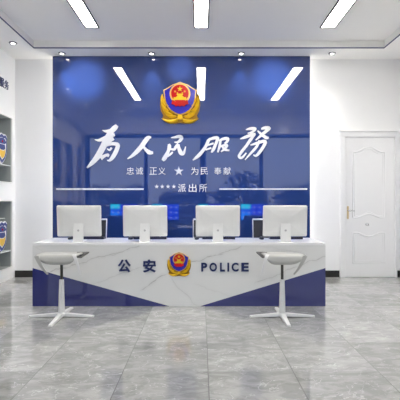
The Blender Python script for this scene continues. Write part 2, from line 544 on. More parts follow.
# ------------------------------------------------------------------ blue backdrop panel
PY = 6.34
pL, pR = PX(52.6, PY), PX(310, PY)
bp = thing('backdrop_panel', 'large glossy blue glass backdrop panel on the wall behind the reception desk', 'wall panel', ((pL + pR) / 2, PY, 0))
obj('glass_face', bx(pL, pR, PY, PY + .02, .0, ZS - .002), M['panel'], bp)
obj('backing_box', bx(pL + .07, pR - .07, PY + .02, YB - .001, .0, ZS - .002), M['wall'], bp, label='white backing box behind the glass')
for x0, x1 in ((pL + .045, pL + .069), (pR - .069, pR - .045)):
    obj('light_strip', bx(x0, x1, PY + .03, YB - .02, .02, ZS - .02), M['led'], bp, label='glowing white light strip hidden behind the panel edge')

# ------------------------------------------------------------------ calligraphy slogan
CAL = [
    [[(117, 125.3, 3), (115, 127.5, 5), (111.5, 131, 5), (108.5, 135.5, 5.5), (105.5, 141.5, 6), (101.5, 149.5, 6), (97, 157, 5.5), (91.5, 163.3, 3.8), (86.8, 167.8, 1.2)],
     [(102.3, 130.2, .5), (106, 131.2, 2.6), (111, 130.6, 3.6)],
     [(94.8, 139.6, .5), (99, 140.2, 2.6), (105, 138.2, 4.4), (110.5, 135.8, 4.4), (114.6, 134.6, 2.6)],
     [(108, 141.5, 4), (113.5, 138.2, 3.2)],
     [(105.5, 145, 3), (112, 143.6, 3.2), (117, 144.3, 3.8), (117.6, 146.5, 4), (115.8, 151.5, 4.2), (113, 156.5, 4), (109.8, 160.2, 2.6), (107, 160.3, 1)],
     [(107, 148.6, 1.2), (109.5, 150, 1.8), (111.5, 147.5, 1.8)],
     [(100.5, 158.4, 4), (104, 156, 3), (108, 154.6, 2.4), (107.6, 156.8, 1.2)]],
    [[(151, 137.3, 1.5), (148.2, 137.6, 4), (145.2, 141, 4.5), (141.5, 146.3, 4.6), (137, 151.3, 4.2), (132, 155.8, 2.8), (127.4, 158.8, .8)],
     [(142, 144.5, 2), (145.5, 149.2, 3), (149.3, 152.3, 4.2), (153, 152.6, 2.4)]],
    [[(171, 137.6, .8), (174.5, 137.2, 2), (178.5, 136.4, 3), (181.6, 137.4, 3.2), (180.2, 140.3, 2.8), (177.4, 142.2, 2), (174.4, 142, .8)],
     [(168.6, 144, 2), (169.3, 146, 3.4), (168.6, 150, 3), (167, 153.6, 3.2), (164.6, 158, 4), (162.6, 160.6, 2.4)],
     [(172.8, 151.8, 1.2), (170.6, 154, 2), (167, 156.6, 1.6)],
     [(169.5, 148.6, 1.4), (174, 149.4, 2.2), (176, 146.6, 2.8), (178.6, 144.4, 3.2)],
     [(178, 144.4, 2.8), (178.8, 148, 3), (180.8, 152.6, 4), (183.2, 153.4, 3), (184.6, 150.4, 1.8), (185.6, 146.4, .8)]],
    [[(211, 138.2, 1.5), (208.4, 140.6, 2.6), (206.2, 145.4, 2.6), (202.4, 151.2, 2.6), (198, 156, 2.8), (192.8, 160.2, .8)],
     [(208.4, 139.8, 1.6), (213.5, 138, 2.4), (217.6, 138.2, 2.8), (216, 143.4, 2.4), (213.6, 149, 2.6), (211.4, 152.4, 1.4)],
     [(207.4, 145.2, 1.2), (213.6, 143.2, 1.6)], [(205.4, 149.8, 1.2), (211.4, 147.8, 1.5)],
     [(219.2, 141, 1.6), (223, 138.8, 2.2), (227.6, 138.6, 2.6), (227, 141.6, 2.2), (224.4, 143.4, 1.2)],
     [(220.6, 140, 1.8), (219.6, 146, 2.2), (217.8, 152.2, 1.4)],
     [(220, 146.6, 1.4), (224.4, 145.2, 2), (227.2, 145.4, 2), (224.4, 149, 2), (221, 151.6, 1)],
     [(222.4, 146.2, 1.4), (224.6, 149.4, 2), (229.4, 150.4, 1.4)]],
    [[(246, 129.6, .8), (250.6, 128.6, 2.4), (255.4, 128.7, 2.2), (252.4, 131.8, 1.8), (247.8, 133.2, .8)],
     [(240.2, 138.8, .8), (245.6, 137, 2.4), (252, 134.6, 2.4), (255.6, 133.8, 1.6)],
     [(255, 134.4, 1.4), (251, 139, 2.6), (246.6, 145.4, 2.4), (241.4, 152, 2.4), (239, 156.4, 2.2), (242, 157.6, 2), (246.4, 152.8, 1.2)],
     [(261.4, 128.8, 1.4), (265, 127.8, 2.6), (269.4, 128.2, 2.6), (265, 132, 2.6), (260.4, 136, 2.2), (255.8, 140, 1)],
     [(257.6, 130.6, 1), (262, 134.6, 2.2), (266.4, 137.6, 2.6), (268.8, 137.4, 1.4)],
     [(250.6, 145, 1), (256.6, 143.2, 2.2), (263, 141.2, 2.6), (265.4, 142.2, 2.8), (263.2, 147, 2.6), (259.4, 152.4, 2.6), (256.2, 155.6, 2), (253.4, 154.8, .8)],
     [(259.6, 140.2, 1.6), (256.8, 146.4, 2.2), (251.4, 152.6, 2), (245, 159.8, .6)]],
]
YF = PY - .018
sl = thing('wall_lettering', 'large white brush calligraphy slogan of five characters on the blue wall', 'wall lettering', (PX(180, PY), PY, PZ(168, PY)))
for ci, ch in enumerate(CAL):
    bm = BM()
    for i, s in enumerate(ch):
        brush(bm, s, YF, YF + .0006 * i, PY - .0005, (1.0, 1.0, 1.08, 1.22, 1.2)[ci])
    obj('character', bm, M['letter'], sl)

mo = thing('wall_lettering', 'small white printed motto with a central star under the calligraphy', 'wall lettering', (PX(180, PY), PY, PZ(176, PY)))
YM = PY - .010
for ch, px in zip('忠诚正义为民奉献', (130.2, 139.2, 153.2, 161.9, 194.7, 204.2, 217.8, 227.3)):
    obj('character', glyph_bm(ch, PX(px, YM), PZ(171, YM), 7.3 / F * YM, 7.3 / F * YM, YM, .0095, 0), M['letter'], mo)
obj('star', prism(BM(), [(PX(178.8, YM) + a, PZ(171.2, YM) + b) for a, b in star(0, 0, 4.9 / F * YM)], YM, PY - .0005), M['letter'], mo)

sn = thing('wall_lettering', 'white station lettering after four small stars between two thin lines', 'wall lettering', (PX(180, PY), PY, PZ(193, PY)))
for px in (156.6, 162.2, 168, 173.8):
    b5 = BM()
    prism(b5, [(PX(px, YM) + a, PZ(186.6, YM) + b) for a, b in star(0, 0, 2.1 / F * YM, .5)], YM, PY - .0005)
    obj('asterisk', b5, M['letter'], sn)
for ch, px in zip('派出所', (182, 192.6, 203)):
    obj('character', glyph_bm(ch, PX(px, YM), PZ(188, YM), 8 / F * YM, 8.2 / F * YM, YM, .0095, .008), M['letter'], sn)
tag(obj('rule_line', bx(PX(56, YM), PX(143.6, YM), YM, PY - .0005, PZ(189.9, YM), PZ(188.3, YM)), M['letter']), 'thin white line on blue wall left of the station lettering', 'line')
tag(obj('rule_line', bx(PX(219.4, YM), PX(307.2, YM), YM, PY - .0005, PZ(189.7, YM), PZ(188.3, YM)), M['letter']), 'thin white line on blue wall right of the station lettering', 'line')


# ------------------------------------------------------------------ police emblems
def emblem(cpx, cpy, s, yback, label):
    d = yback - .02
    k = s / F * d                       # metres per emblem unit
    cx, cz = P(cpx, cpy, d)
    t = thing('police_emblem', label, 'emblem', (cx, yback, cz - 21 * k))
    def T(pts): return [(cx + u * k, cz + v * k) for u, v in pts]
    yb = yback - .0005
    def leaf(bm, u, v, ang, ln, w, y0):
        n = 7; rows = []
        ca, sa = math.cos(ang), math.sin(ang)
        for i in range(n + 1):
            f = i / n; ww = w * (math.sin(PI * (f ** .75)) ** .8 if 0 < f < 1 else .02)
            bend = .12 * ln * math.sin(PI * f) * (1 if u < 0 else -1)
            row = []
            for sgn, rise in ((-1, 0), (-.5, .7), (0, 1), (.5, .7), (1, 0)):
                a, b = f * ln, sgn * ww / 2 + bend
                row.append(bm.verts.new((cx + (u + a * ca - b * sa) * k, y0 - rise * min(ww, 3) * .62 * k, cz + (v + a * sa + b * ca) * k)))
            rows.append(row)
        for r0, r1 in zip(rows, rows[1:]):
            for j in range(4): bm.faces.new((r0[j], r0[j + 1], r1[j + 1], r1[j]))
            bm.faces.new((r0[4], r0[0], r1[0], r1[4]))
    w = BM()
    half = [(0, -19.5), (-6, -20.5), (-14, -18), (-18.5, -14.5), (-17.5, -12), (-20, -7), (-21, -1), (-20.5, 4), (-19, 9), (-15, 6), (-12, 0), (0, -4)]
    obj('wreath_backing', prism(BM(), T([(u * .96, v * .97) for u, v in half + [(-u, v) for u, v in half[-2:0:-1]]]), yback - 1.0 * k, yb), M['egold_dark'], t, label='gold backing of the wreath, darkened as shade between the leaves')
    for sg in (-1, 1):
        for (u, v, a, ln, ww, lift) in ((-3, -12.5, 170, 12, 3.6, 1.2), (-7, -11, 150, 12.5, 3.7, 1.3), (-11, -7.5, 132, 12, 3.7, 1.4), (-14, -3, 115, 12, 3.5, 1.5),
                                        (-16.3, 1.5, 100, 8.5, 3.1, 1.5), (-1, -15, 184, 14, 3.4, 1.2), (-2, -17.2, 171, 17, 3.6, 1.1), (-4, -9.5, 140, 10, 3.2, 1.8),
                                        (-9, -5, 118, 10, 3.0, 1.9), (-12.5, -1, 104, 9, 2.8, 2.0)):
            ang = math.radians(a if sg < 0 else 180 - a)
            leaf(w, u if sg < 0 else -u, v, ang, ln, ww, yback - lift * k)
    prism(w, T(circle(0, -13.5, 2.6, 16)), yback - 3.6 * k, yback - 1 * k)
    obj('wreath', w, M['egold'], t, label='gold leaf wreath')
    sh = [(0, 21.5), (-3, 20.3), (-7.5, 18.8), (-12, 15.8), (-16.6, 13.2), (-16.2, 10), (-15.8, 6), (-14.8, 1), (-12.6, -3.6), (-9.5, -7.2), (-5, -10), (0, -11.8)]
    full = sh + [(-u, v) for u, v in sh[-2:0:-1]]
    obj('shield', prism(BM(), T(full), yback - 3.2 * k, yb), M['egold_pale'], t, bevel=.15 * k, label='gold rimmed shield')
    obj('shield_field', prism(BM(), T([(u * .93, 4.6 + (v - 4.6) * .94) for u, v in full]), yback - 3.6 * k, yback - 3.2 * k), M['eblue'], t, label='royal blue shield field')
    rg = BM()
    prism(rg, T(circle(0, 9.4, 10.3)), yback - 4.4 * k, yback - 3.6 * k)
    obj('ring', rg, M['egold_pale'], t, label='gold ring')
    obj('disc', prism(BM(), T(circle(0, 9.6, 8.7)), yback - 4.9 * k, yback - 4.4 * k), M['ered'], t, label='red disc')
    gr = BM()
    prism(gr, T([(-7.6, 3.2), (-4, 1.6), (0, 1.1), (4, 1.6), (7.6, 3.2), (8.4, -1), (5.6, -1.6), (4.6, -3.4), (1.6, -2.6), (0, -3.6), (-1.6, -2.6), (-4.6, -3.4), (-5.6, -1.6), (-8.4, -1)]), yback - 5.3 * k, yback - 3.6 * k)
    obj('ribbon', gr, M['ered'], t, label='red ribbon')
    gt = BM()
    for q in ([(-3.4, 8.0), (3.4, 8.0), (2.6, 9.2), (-2.6, 9.2)], [(-2.5, 6.5), (2.5, 6.5), (2.5, 8), (-2.5, 8)], [(-4.0, 5.6), (4.0, 5.6), (3.2, 6.6), (-3.2, 6.6)],
              [(-6.6, 3.0), (6.6, 3.0), (6.2, 5.6), (-6.2, 5.6)]):
        prism(gt, T(q), yback - 5.3 * k, yback - 4.7 * k)
    obj('gate', gt, M['egold'], t, label='gold gate tower')
    for q in (star(0, 13.9, 2.9), star(-4.8, 11.4, 1.25), star(-2.4, 9.8, 1.1), star(2.4, 9.8, 1.1), star(4.8, 11.4, 1.25)):
        obj('star', prism(BM(), T(q), yback - 5.3 * k, yback - 4.7 * k), M['egold'], t, label='gold star')
    return t


emblem(180.1, 103.8, 1.0, PY, 'large gold wreathed police emblem high on the blue wall above the calligraphy')

# ------------------------------------------------------------------ reception desk
DY, DYB, DZ = 4.706, 5.37, .72
dL, dR = PX(32.5, DY), PX(325.5, DY)
desk = thing('reception_desk', 'long white marble reception desk with blue triangular lower corners', 'reception desk', ((dL + dR) / 2, (DY + DYB) / 2, 0))
obj('countertop', bx(dL, dR, DY, DYB, DZ - .03, DZ), M['top'], desk, bevel=.003)
zt = PZ(268, DY)
xa, xb = PX(169.5, DY), PX(200.3, DY)
zb = 0.0
obj('front_panel', prism(BM(), [(dL, zt), (xa, zb), (xb, zb), (dR, zt), (dR, DZ - .03), (dL, DZ - .03)], DY, DY + .03), M['marble'], desk, label='white marble front with grey veins')
obj('corner_panel', prism(BM(), [(dL, zb), (xa, zb), (dL, zt)], DY + .0005, DY + .03), M['deskblue'], desk, label='glossy blue triangular panel at left')
obj('corner_panel', prism(BM(), [(dR, zb), (dR, zt), (xb, zb)], DY + .0005, DY + .03), M['deskblue'], desk, label='glossy blue triangular panel at right')
for x0, x1 in ((dL, dL + .03), (dR - .03, dR)):
    obj('side_panel', bx(x0, x1, DY + .0305, DYB - .02, 0, DZ - .03), M['top'], desk)
for x in ((dL * .75 + dR * .25), (dL + dR) / 2, (dL * .25 + dR * .75)):
    obj('divider', bx(x - .012, x + .012, DY + .05, DYB - .08, 0, DZ - .031), M['top'], desk)

YD = DY - .014
ga = thing('desk_lettering', 'pair of navy characters on the marble desk front left of emblem', 'lettering', (PX(136, DY), DY, PZ(274, DY)))
for ch, px in zip('公安', (124.2, 149.3)):
    obj('character', glyph_bm(ch, PX(px, YD), PZ(266, YD), 13 / F * YD, 13 / F * YD, YD, .0138, .03), M['navy'], ga)
po = thing('desk_lettering', 'navy POLICE lettering on the marble desk front right of emblem', 'lettering', (PX(225, DY), DY, PZ(272, DY)))
edges = ((201.2, 207.2), (209.4, 217.0), (220.0, 225.0), (227.4, 229.2), (231.6, 238.6), (241.4, 248.8))
for ch, (a, b_) in zip('POLICE', edges):
    obj('letter', glyph_bm(ch, PX((a + b_) / 2, YD), PZ(267.2, YD), (b_ - a) / F * YD, 8.8 / F * YD, YD, .0138, .035), M['navy'], po)
emblem(179.0, 264.8, .595, DY, 'small gold wreathed police emblem on the front of the marble desk')


# ------------------------------------------------------------------ monitors
def make_monitor():
    t = thing('computer_monitor', 'white', 'monitor', (0, 0, DZ), 'monitors along the reception desk')
    w, z0, z1 = .526, DZ + .055, DZ + .425
    tilt = Matrix.Translation((0, 0, z0)) @ Matrix.Rotation(math.radians(5), 4, 'X') @ Matrix.Translation((0, 0, -z0))
    bm = BM(); nx, nz = 12, 8           # gently bulging aluminium back
    r0 = rounded_rect(-w / 2, w / 2, z0, z1, .016)
    prism(bm, r0, .012, .022)
    zc = (z0 + z1) / 2
    rings = []
    for f, y in ((1, .012), (.985, .007), (.9, .001), (.7, -.008), (.4, -.014), (.12, -.016)):
        rings.append([bm.verts.new((p[0] * f, y, zc + (p[1] - zc) * f)) for p in r0])
    for a, b in zip(rings, rings[1:]):
        for i in range(len(a)): bm.faces.new((a[i], a[(i + 1) % len(a)], b[(i + 1) % len(a)], b[i]))
    bm.faces.new(rings[-1])
    bm.transform(tilt); bk = obj('back_cover', bm, M['alu'], t, smooth=False)
    for p in bk.data.polygons: p.use_smooth = p.area < .01 and abs(p.normal.y) > .3
    bm = prism(BM(), rounded_rect(-w / 2, w / 2, z0, z1, .016), .0222, .026); bm.transform(tilt)
    bz = obj('bezel', bm, M['bezel'], t, label='black bezel')
    bm = bx(-w / 2 + .012, w / 2 - .012, .0262, .0270, z0 + .06, z1 - .014); bm.transform(tilt)
    obj('screen', bm, M['screen'], bz, label='glowing blue screen')
    bm = BM()
    hexa(bm, [(-.062, -.045, DZ + .008), (.062, -.045, DZ + .008), (.062, -.037, DZ + .008), (-.062, -.037, DZ + .008)],
         [(-.056, -.026, DZ + .26), (.056, -.026, DZ + .26), (.056, -.010, DZ + .26), (-.056, -.010, DZ + .26)])
    st = obj('stand', bm, M['alu'], t, bevel=.002)
    hx_ = BM(); prism(hx_, circle(0, DZ + .13, .013, 20), -.0400, -.034)
    obj('logo_mark', hx_, M['alu_mark'], st, label='small grey round mark')
    box_ = bx(-.066, .066, -.060, .12, DZ, DZ + .008)
    obj('foot', box_, M['alu'], t, bevel=.002)
    return t


def make_keyboard():
    t = thing('keyboard', 'k', 'keyboard', (0, 0, DZ), 'keyboards behind the monitors')
    bm = BM()
    hexa(bm, [(-.205, -.07, DZ), (.205, -.07, DZ), (.205, .07, DZ), (-.205, .07, DZ)],
         [(-.205, -.07, DZ + .026), (.205, -.07, DZ + .026), (.205, .07, DZ + .014), (-.205, .07, DZ + .014)])
    obj('case', bm, M['key'], t, bevel=.003)
    kb = BM()
    for r in range(5):
        for c in range(15):
            x = -.19 + c * .0272; y = -.056 + r * .0262; z = DZ + .0252 - r * .0022
            box(kb, x - .011, x + .011, y - .010, y + .010, z, z + .006)
    o = obj('keycaps', kb, M['keycap'], t); o['kind'] = 'stuff'
    return t


def make_mouse():
    bm = BM(); n = 14; rings = []
    for r, z in ((.9, 0), (1, .006), (1, .014), (.85, .026), (.5, .033), (.15, .035)):
        rings.append([bm.verts.new((.031 * r * math.cos(2 * PI * i / n), .055 * r * math.sin(2 * PI * i / n), DZ + z)) for i in range(n)])
    for a, b in zip(rings, rings[1:]):
        for i in range(n): bm.faces.new((a[i], a[(i + 1) % n], b[(i + 1) % n], b[i]))
    bm.faces.new(rings[0][::-1]); bm.faces.new(rings[-1])
    return tag(obj('mouse', bm, M['key'], smooth=True), 'm', 'computer mouse', 'mice beside the keyboards')


ords = ['leftmost', 'second from left', 'third from left', 'rightmost']
spots = ['above the navy characters’ left side', '', '', '']
mon = make_monitor(); key = make_keyboard(); mou = make_mouse()
mlab = ['white all-in-one monitor on the desk, leftmost of four', 'white all-in-one monitor on the desk above the two navy characters',
        'white all-in-one monitor on the desk above the POLICE lettering', 'white all-in-one monitor on the desk, rightmost of four']
klab = ['black keyboard behind the leftmost monitor on the desk', 'black keyboard behind the monitor above the two navy characters',
        'black keyboard behind the monitor above the POLICE lettering', 'black keyboard behind the rightmost monitor on the desk']
ulab = ['black mouse beside the keyboard of the leftmost monitor', 'black mouse beside the keyboard of the monitor above the navy characters',
        'black mouse beside the keyboard of the monitor above POLICE', 'black mouse beside the keyboard of the rightmost monitor']
kpx = [88.5, 150.5, 218.5, 285.5]
mpx = [70.5, 130.6, 196.8, 261.6]
for i, px in enumerate((79.2, 145.2, 217.8, 285)):
    p = (PX(px, 4.92), 4.92, DZ)
    if i == 0: mon.location = p; mon['label'] = mlab[0]
    else: dup(mon, p, mlab[i])
    p = (PX(kpx[i], 5.20), 5.21, DZ)
    if i == 0: key.location = p; key['label'] = klab[0]
    else: dup(key, p, klab[i])
    p = (PX(mpx[i], 5.16), 5.16, DZ)
    if i == 0: mou.location = p; mou['label'] = ulab[0]
    else: dup(mou, p, ulab[i])


# ------------------------------------------------------------------ office chairs behind the desk
def make_chair():
    t = thing('office_chair', 'c', 'chair', (0, 0, 0), 'office chairs behind the desk')
    b = BM()
    def sheet(bm, x0, x1, z0, z1, th, yb, lean, bow):
        nx, nz = 8, 6; lay = []
        for s in (0, th):
            lay.append([[bm.verts.new((x0 + (x1 - x0) * i / nx, yb + s + lean * j / nz - bow * math.sin(PI * i / nx) * -1 - .03 * math.sin(PI * j / nz) , z0 + (z1 - z0) * j / nz)) for i in range(nx + 1)] for j in range(nz + 1)])
        for L_ in lay:
            for j in range(nz):
                for i in range(nx): bm.faces.new((L_[j][i], L_[j][i + 1], L_[j + 1][i + 1], L_[j + 1][i]))
        A, B = lay
        for j in range(nz):
            for i in (0, nx): bm.faces.new((A[j][i], A[j + 1][i], B[j + 1][i], B[j][i]))
        for i in range(nx):
            for j in (0, nz): bm.faces.new((A[j][i], A[j][i + 1], B[j][i + 1], B[j][i]))
    sheet(b, -.205, .205, .52, .930, .03, .16, .06, .025)
    obj('backrest', b, M['chair'], t, smooth=False)
    f = BM(); box(f, -.215, .215, .215, .262, .9305, .950)
    obj('top_rail', f, M['chair_white'], t, bevel=.006, label='white top rail')
    f = BM()
    for s in (-1, 1): tube(f, [(s * .213, .195, .52), (s * .213, .205, .72), (s * .213, .235, .935)], .007)
    tube(f, [(-.213, .195, .52), (.213, .195, .52)], .009)
    obj('back_frame', f, M['chair_white'], t, smooth=True, label='white back frame')
    s = BM(); prism(s, rounded_rect(-.23, .23, 0, .06, .025), -.24, .19); s.transform(Matrix.Translation((0, 0, .43)))
    obj('seat', s, M['chair'], t, bevel=.01)
    br = BM(); tube(br, [(0, 0, .425), (0, .20, .43), (0, .235, .55)], .02)
    obj('back_bracket', br, M['key'], t, smooth=True)
    for sx in (-1, 1):
        a = BM(); tube(a, [(sx * .225, .05, .45), (sx * .26, .05, .47), (sx * .26, .06, .64)], .012)
        box(a, sx * .26 - .03, sx * .26 + .03, -.10, .14, .64, .662)
        obj('armrest', a, M['key'], t)
    obj('gas_column', lathe(BM(), 0, 0, [(.03, .09), (.03, .28), (.018, .28), (.018, .43)]), M['chrome'], t, smooth=False)
    bs = BM(); lathe(bs, 0, 0, [(.04, .055), (.045, .07), (.035, .10)])
    base = obj('base', bs, M['key'], t)
    for k in range(5):
        a = 2 * PI * k / 5 + .3; c, s_ = math.cos(a), math.sin(a)
        lg = BM(); tube(lg, [(.03 * c, .03 * s_, .08), (.28 * c, .28 * s_, .062)], .022, 8, .014)
        l = obj('leg', lg, M['key'], base, smooth=True)
        w = BM()
        tube(w, [(.28 * c - .02 * s_, .28 * s_ + .02 * c, .027), (.28 * c + .02 * s_, .28 * s_ - .02 * c, .027)], .026, 12)
        obj('caster', w, M['key'], base)
    return t


ch = make_chair()
clab = ['charcoal office chair with white top rail behind the leftmost monitor', 'charcoal office chair hidden behind the monitor above the navy characters',
        'charcoal office chair peeking out left of the monitor above POLICE', 'charcoal office chair with white top rail left of the rightmost monitor']
for i, px in enumerate((91.2, 145, 208.6, 268.2)):
    p = (PX(px, 5.75), 5.53, 0)
    if i == 0: ch.location = p; ch['label'] = clab[0]
    else: dup(ch, p, clab[i])


# ------------------------------------------------------------------ stools in front of the desk
def make_stool(mirror, label):
    # built at the origin as seen for the left stool; mirrored for the right one
    sx = -1 if mirror else 1
    t = thing('bar_stool', label, 'stool', (0, 0, 0), 'white stools in front of the desk')
    def V(x, y, z): return (sx * x, y, z)
    # moulded seat: flat top, then a curved apron turned down towards the viewer
    nu, prof = 14, []
    prof = [(.06, .664), (.02, .664), (-.04, .663), (-.10, .662), (-.140, .660), (-.158, .652), (-.166, .632), (-.172, .602), (-.174, .566)]
    sb = BM(); lay = []
    for th in (0, 1):
        g = []
        for j, (y, z) in enumerate(prof):
            row = []
            f = j / (len(prof) - 1)
            for i in range(nu + 1):
                s = -1 + 2 * i / nu
                hw = .214 - .012 * max(0, f - .5) * 2 - (.03 if j == 0 else 0)
                x = s * hw
                drop = 0
                zz = z
                if j >= 5:                       # lower edge is an arc
                    zz = .655 + (z - .655) * (1 - .95 * abs(s) ** (2.8 if s < 0 else 5.5))
                zz -= .004 * s * s
                if th: row.append(sb.verts.new(V(x * .97, y + .014 * min(1, f * 1.6), zz - .014 * (1 - min(1, f * 1.3)) - .002)))
                else: row.append(sb.verts.new(V(x, y, zz)))
            g.append(row)
        lay.append(g)
    A, B = lay
    nr = len(prof)
    for G in lay:
        for j in range(nr - 1):
            for i in range(nu): sb.faces.new((G[j][i], G[j][i + 1], G[j + 1][i + 1], G[j + 1][i]))
    for j in range(nr - 1):
        for i in (0, nu): sb.faces.new((A[j][i], A[j + 1][i], B[j + 1][i], B[j][i]))
    for i in range(nu):
        for j in (0, nr - 1): sb.faces.new((A[j][i], A[j][i + 1], B[j][i + 1], B[j][i]))
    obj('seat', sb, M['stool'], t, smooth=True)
    # pointed arms hanging from both front corners
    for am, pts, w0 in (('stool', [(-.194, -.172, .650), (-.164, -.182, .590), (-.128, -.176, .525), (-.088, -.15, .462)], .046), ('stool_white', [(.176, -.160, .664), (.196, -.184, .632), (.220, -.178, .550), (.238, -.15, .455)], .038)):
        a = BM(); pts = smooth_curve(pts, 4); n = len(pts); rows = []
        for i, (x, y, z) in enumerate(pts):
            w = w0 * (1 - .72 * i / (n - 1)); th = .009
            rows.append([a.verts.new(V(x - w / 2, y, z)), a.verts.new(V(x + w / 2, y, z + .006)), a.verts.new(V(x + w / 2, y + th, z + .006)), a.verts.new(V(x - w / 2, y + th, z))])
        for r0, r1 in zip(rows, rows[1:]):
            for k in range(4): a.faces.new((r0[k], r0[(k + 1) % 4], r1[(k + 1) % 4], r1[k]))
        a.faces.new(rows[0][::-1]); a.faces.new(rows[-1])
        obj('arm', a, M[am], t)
    # upturned corner at the far side, coloured darker than the seat
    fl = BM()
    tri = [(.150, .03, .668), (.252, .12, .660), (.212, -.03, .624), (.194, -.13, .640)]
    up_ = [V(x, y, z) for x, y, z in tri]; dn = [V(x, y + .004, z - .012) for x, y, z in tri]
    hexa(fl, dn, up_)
    obj('dark_corner', fl, M['stool_dark'], t, label='dark grey upturned corner')
    obj('piston', lathe(BM(), 0, 0, [(.030, .640), (.030, .648)][::-1] + [(.014, .648 - .008), (.014, .38)]), M['piston'], t, label='dark steel piston')
    obj('column', lathe(BM(), 0, 0, [(.034, .035), (.033, .06), (.024, .385), (.018, .39)], 28), M['stool_white'], t, smooth=False)
    hb = BM(); lathe(hb, 0, 0, [(.05, .012), (.05, .036), (.036, .046)], 28)
    base = obj('base', hb, M['stool_white'], t)
    for k, (c, s_) in enumerate(((1, 0), (-1, 0), (0, 1), (0, -1))):
        lg = BM(); n = (-s_, c)
        def q(r, w, z): return [(c * r + n[0] * w * e_, s_ * r + n[1] * w * e_, z) for e_ in (-1, 1)]
        R = .335
        hexa(lg, [*q(.03, .030, .012), *q(R, .020, .0)[::-1]], [*q(.03, .026, .042), *q(R, .016, .016)[::-1]])
        obj('leg', lg, M['stool_white'], base, bevel=.002)
    return t


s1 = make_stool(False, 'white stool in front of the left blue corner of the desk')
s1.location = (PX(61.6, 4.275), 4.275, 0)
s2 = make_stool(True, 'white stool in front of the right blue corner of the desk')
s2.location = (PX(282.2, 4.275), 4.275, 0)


# ------------------------------------------------------------------ display niches with shield plaques on the left wall
def plaque(name_label, y, z0, size, x=XL - .022):
    k = size
    cz = z0 + .53 * k
    def T(pts, s=1.): return [(u * k * s, v * k * s) for u, v in pts]
    half = [(0, .50), (-.14, .44), (-.30, .48), (-.43, .40), (-.41, .25), (-.43, .05), (-.38, -.17), (-.26, -.36), (-.10, -.47), (0, -.53)]
    full = half + [(-u, v) for u, v in half[-2:0:-1]]
    full = [(u * .86, v) for u, v in full]
    t = thing('shield_plaque', name_label, 'plaque', (x, y, z0), 'shield plaques in the wall niches')
    rot = Matrix.Translation((x, y, cz)) @ Matrix.Rotation(PI / 2, 4, 'Z')
    def part(n, polys, y0, y1, m, par=t, lab=None):
        bm = BM()
        for p in polys: prism(bm, p, y0, y1)
        bm.transform(rot)
        return obj(n, bm, m, par, label=lab)
    part('rim', [T(full)], -.004, .018, M['shield_white'], lab='white rim')
    part('border', [T(full, .93)], -.008, -.004, M['shield_blue'], lab='navy border')
    part('field', [T(full, .72)], -.011, -.008, M['shield_white'], lab='white field')
    part('crest', [T([(-.27, .20), (-.18, .30), (0, .34), (.18, .30), (.27, .20), (.16, .14), (-.16, .14)]), T([(-.17, .12), (.17, .12), (.21, .0), (.10, -.06), (-.10, -.06), (-.21, .0)])], -.014, -.011, M['shield_blue'], lab='navy crest')
    part('fan', [T([(-.22, -.02), (-.11, -.08), (.11, -.08), (.22, -.02), (.20, -.16), (.12, -.28), (0, -.34), (-.12, -.28), (-.20, -.16)])], -.013, -.011, M['shield_yellow'], lab='yellow fan')
    part('dot', [circle(0, .22 * k, .035 * k, 14)], -.016, -.014, M['ered'], lab='red dot')
    return t


cn = ['nearest the entrance', 'second from the entrance', 'third from the entrance', 'beside the back wall corner']
for (y0, y1), nm in zip(cols, cn):
    for (z0, z1), row in zip(ZH, ('lower', 'upper')):
        t = thing('display_niche', '%s white framed display niche in the left wall, %s' % (row, nm), 'display niche', (XL, (y0 + y1) / 2, z0), 'display niches in the left wall')
        g = .002
        obj('back_panel', bx(XL - .285, XL - .275, y0 + g, y1 - g, z0 + g, z1 - g), M['cab_back'], t, label='grey green back panel')
        fb = BM(); e = .018
        box(fb, XL - .012, XL + .012, y0 + g, y0 + e, z0 + g, z1 - g); box(fb, XL - .012, XL + .012, y1 - e, y1 - g, z0 + g, z1 - g)
        box(fb, XL - .012, XL + .012, y0 + e, y1 - e, z0 + g, z0 + e); box(fb, XL - .012, XL + .012, y0 + e, y1 - e, z1 - e, z1 - g)
        ln = BM(); xb_ = XL - .0125
        box(ln, XL - .274, xb_, y0 + g, y0 + e, z0 + g, z1 - g); box(ln, XL - .274, xb_, y1 - e, y1 - g, z0 + g, z1 - g)
        box(ln, XL - .274, xb_, y0 + e, y1 - e, z0 + g, z0 + e); box(ln, XL - .274, xb_, y0 + e, y1 - e, z1 - e, z1 - g)
        obj('lining', ln, M['cab_back'], t, label='grey green lining')
        obj('frame', fb, M['cab'], t)
        if row == 'upper': zs = (1.74, 2.22)
        else: zs = (.437, .935)
        for z in zs:
            obj('shelf', bx(XL - .273, XL - .012 if z == zs[0] else XL - .10, y0 + e, y1 - e, z - .012, z), M['shelf'], t)
        sz = min(.45, (y1 - y0 - .05) / .76)
        plaque('navy and white shield plaque in the %s niche %s' % (row, nm), (y0 + y1) / 2 + (.125 if y0 > 5 else 0), zs[0], sz)

# slogan along the left wall above the niches
wt = thing('wall_lettering', 'navy lettering high on the left wall above the display niches', 'wall lettering', (XL, 4.45, 2.92))
y = 2.60
for grp in ('对党忠诚', '服务人民', '执法公正', '纪律严明', '为民服务'):
    for c in grp:
        bm = glyph_bm(c, 0, 0, .13, .135, 0, .008, .012, rot=lambda x, yy, z, y=y: (XL + .008 - yy, y + .08 + x, 2.935 + z))
        obj('character', bm, M['navy'], wt)
        y += .146
    y += .185

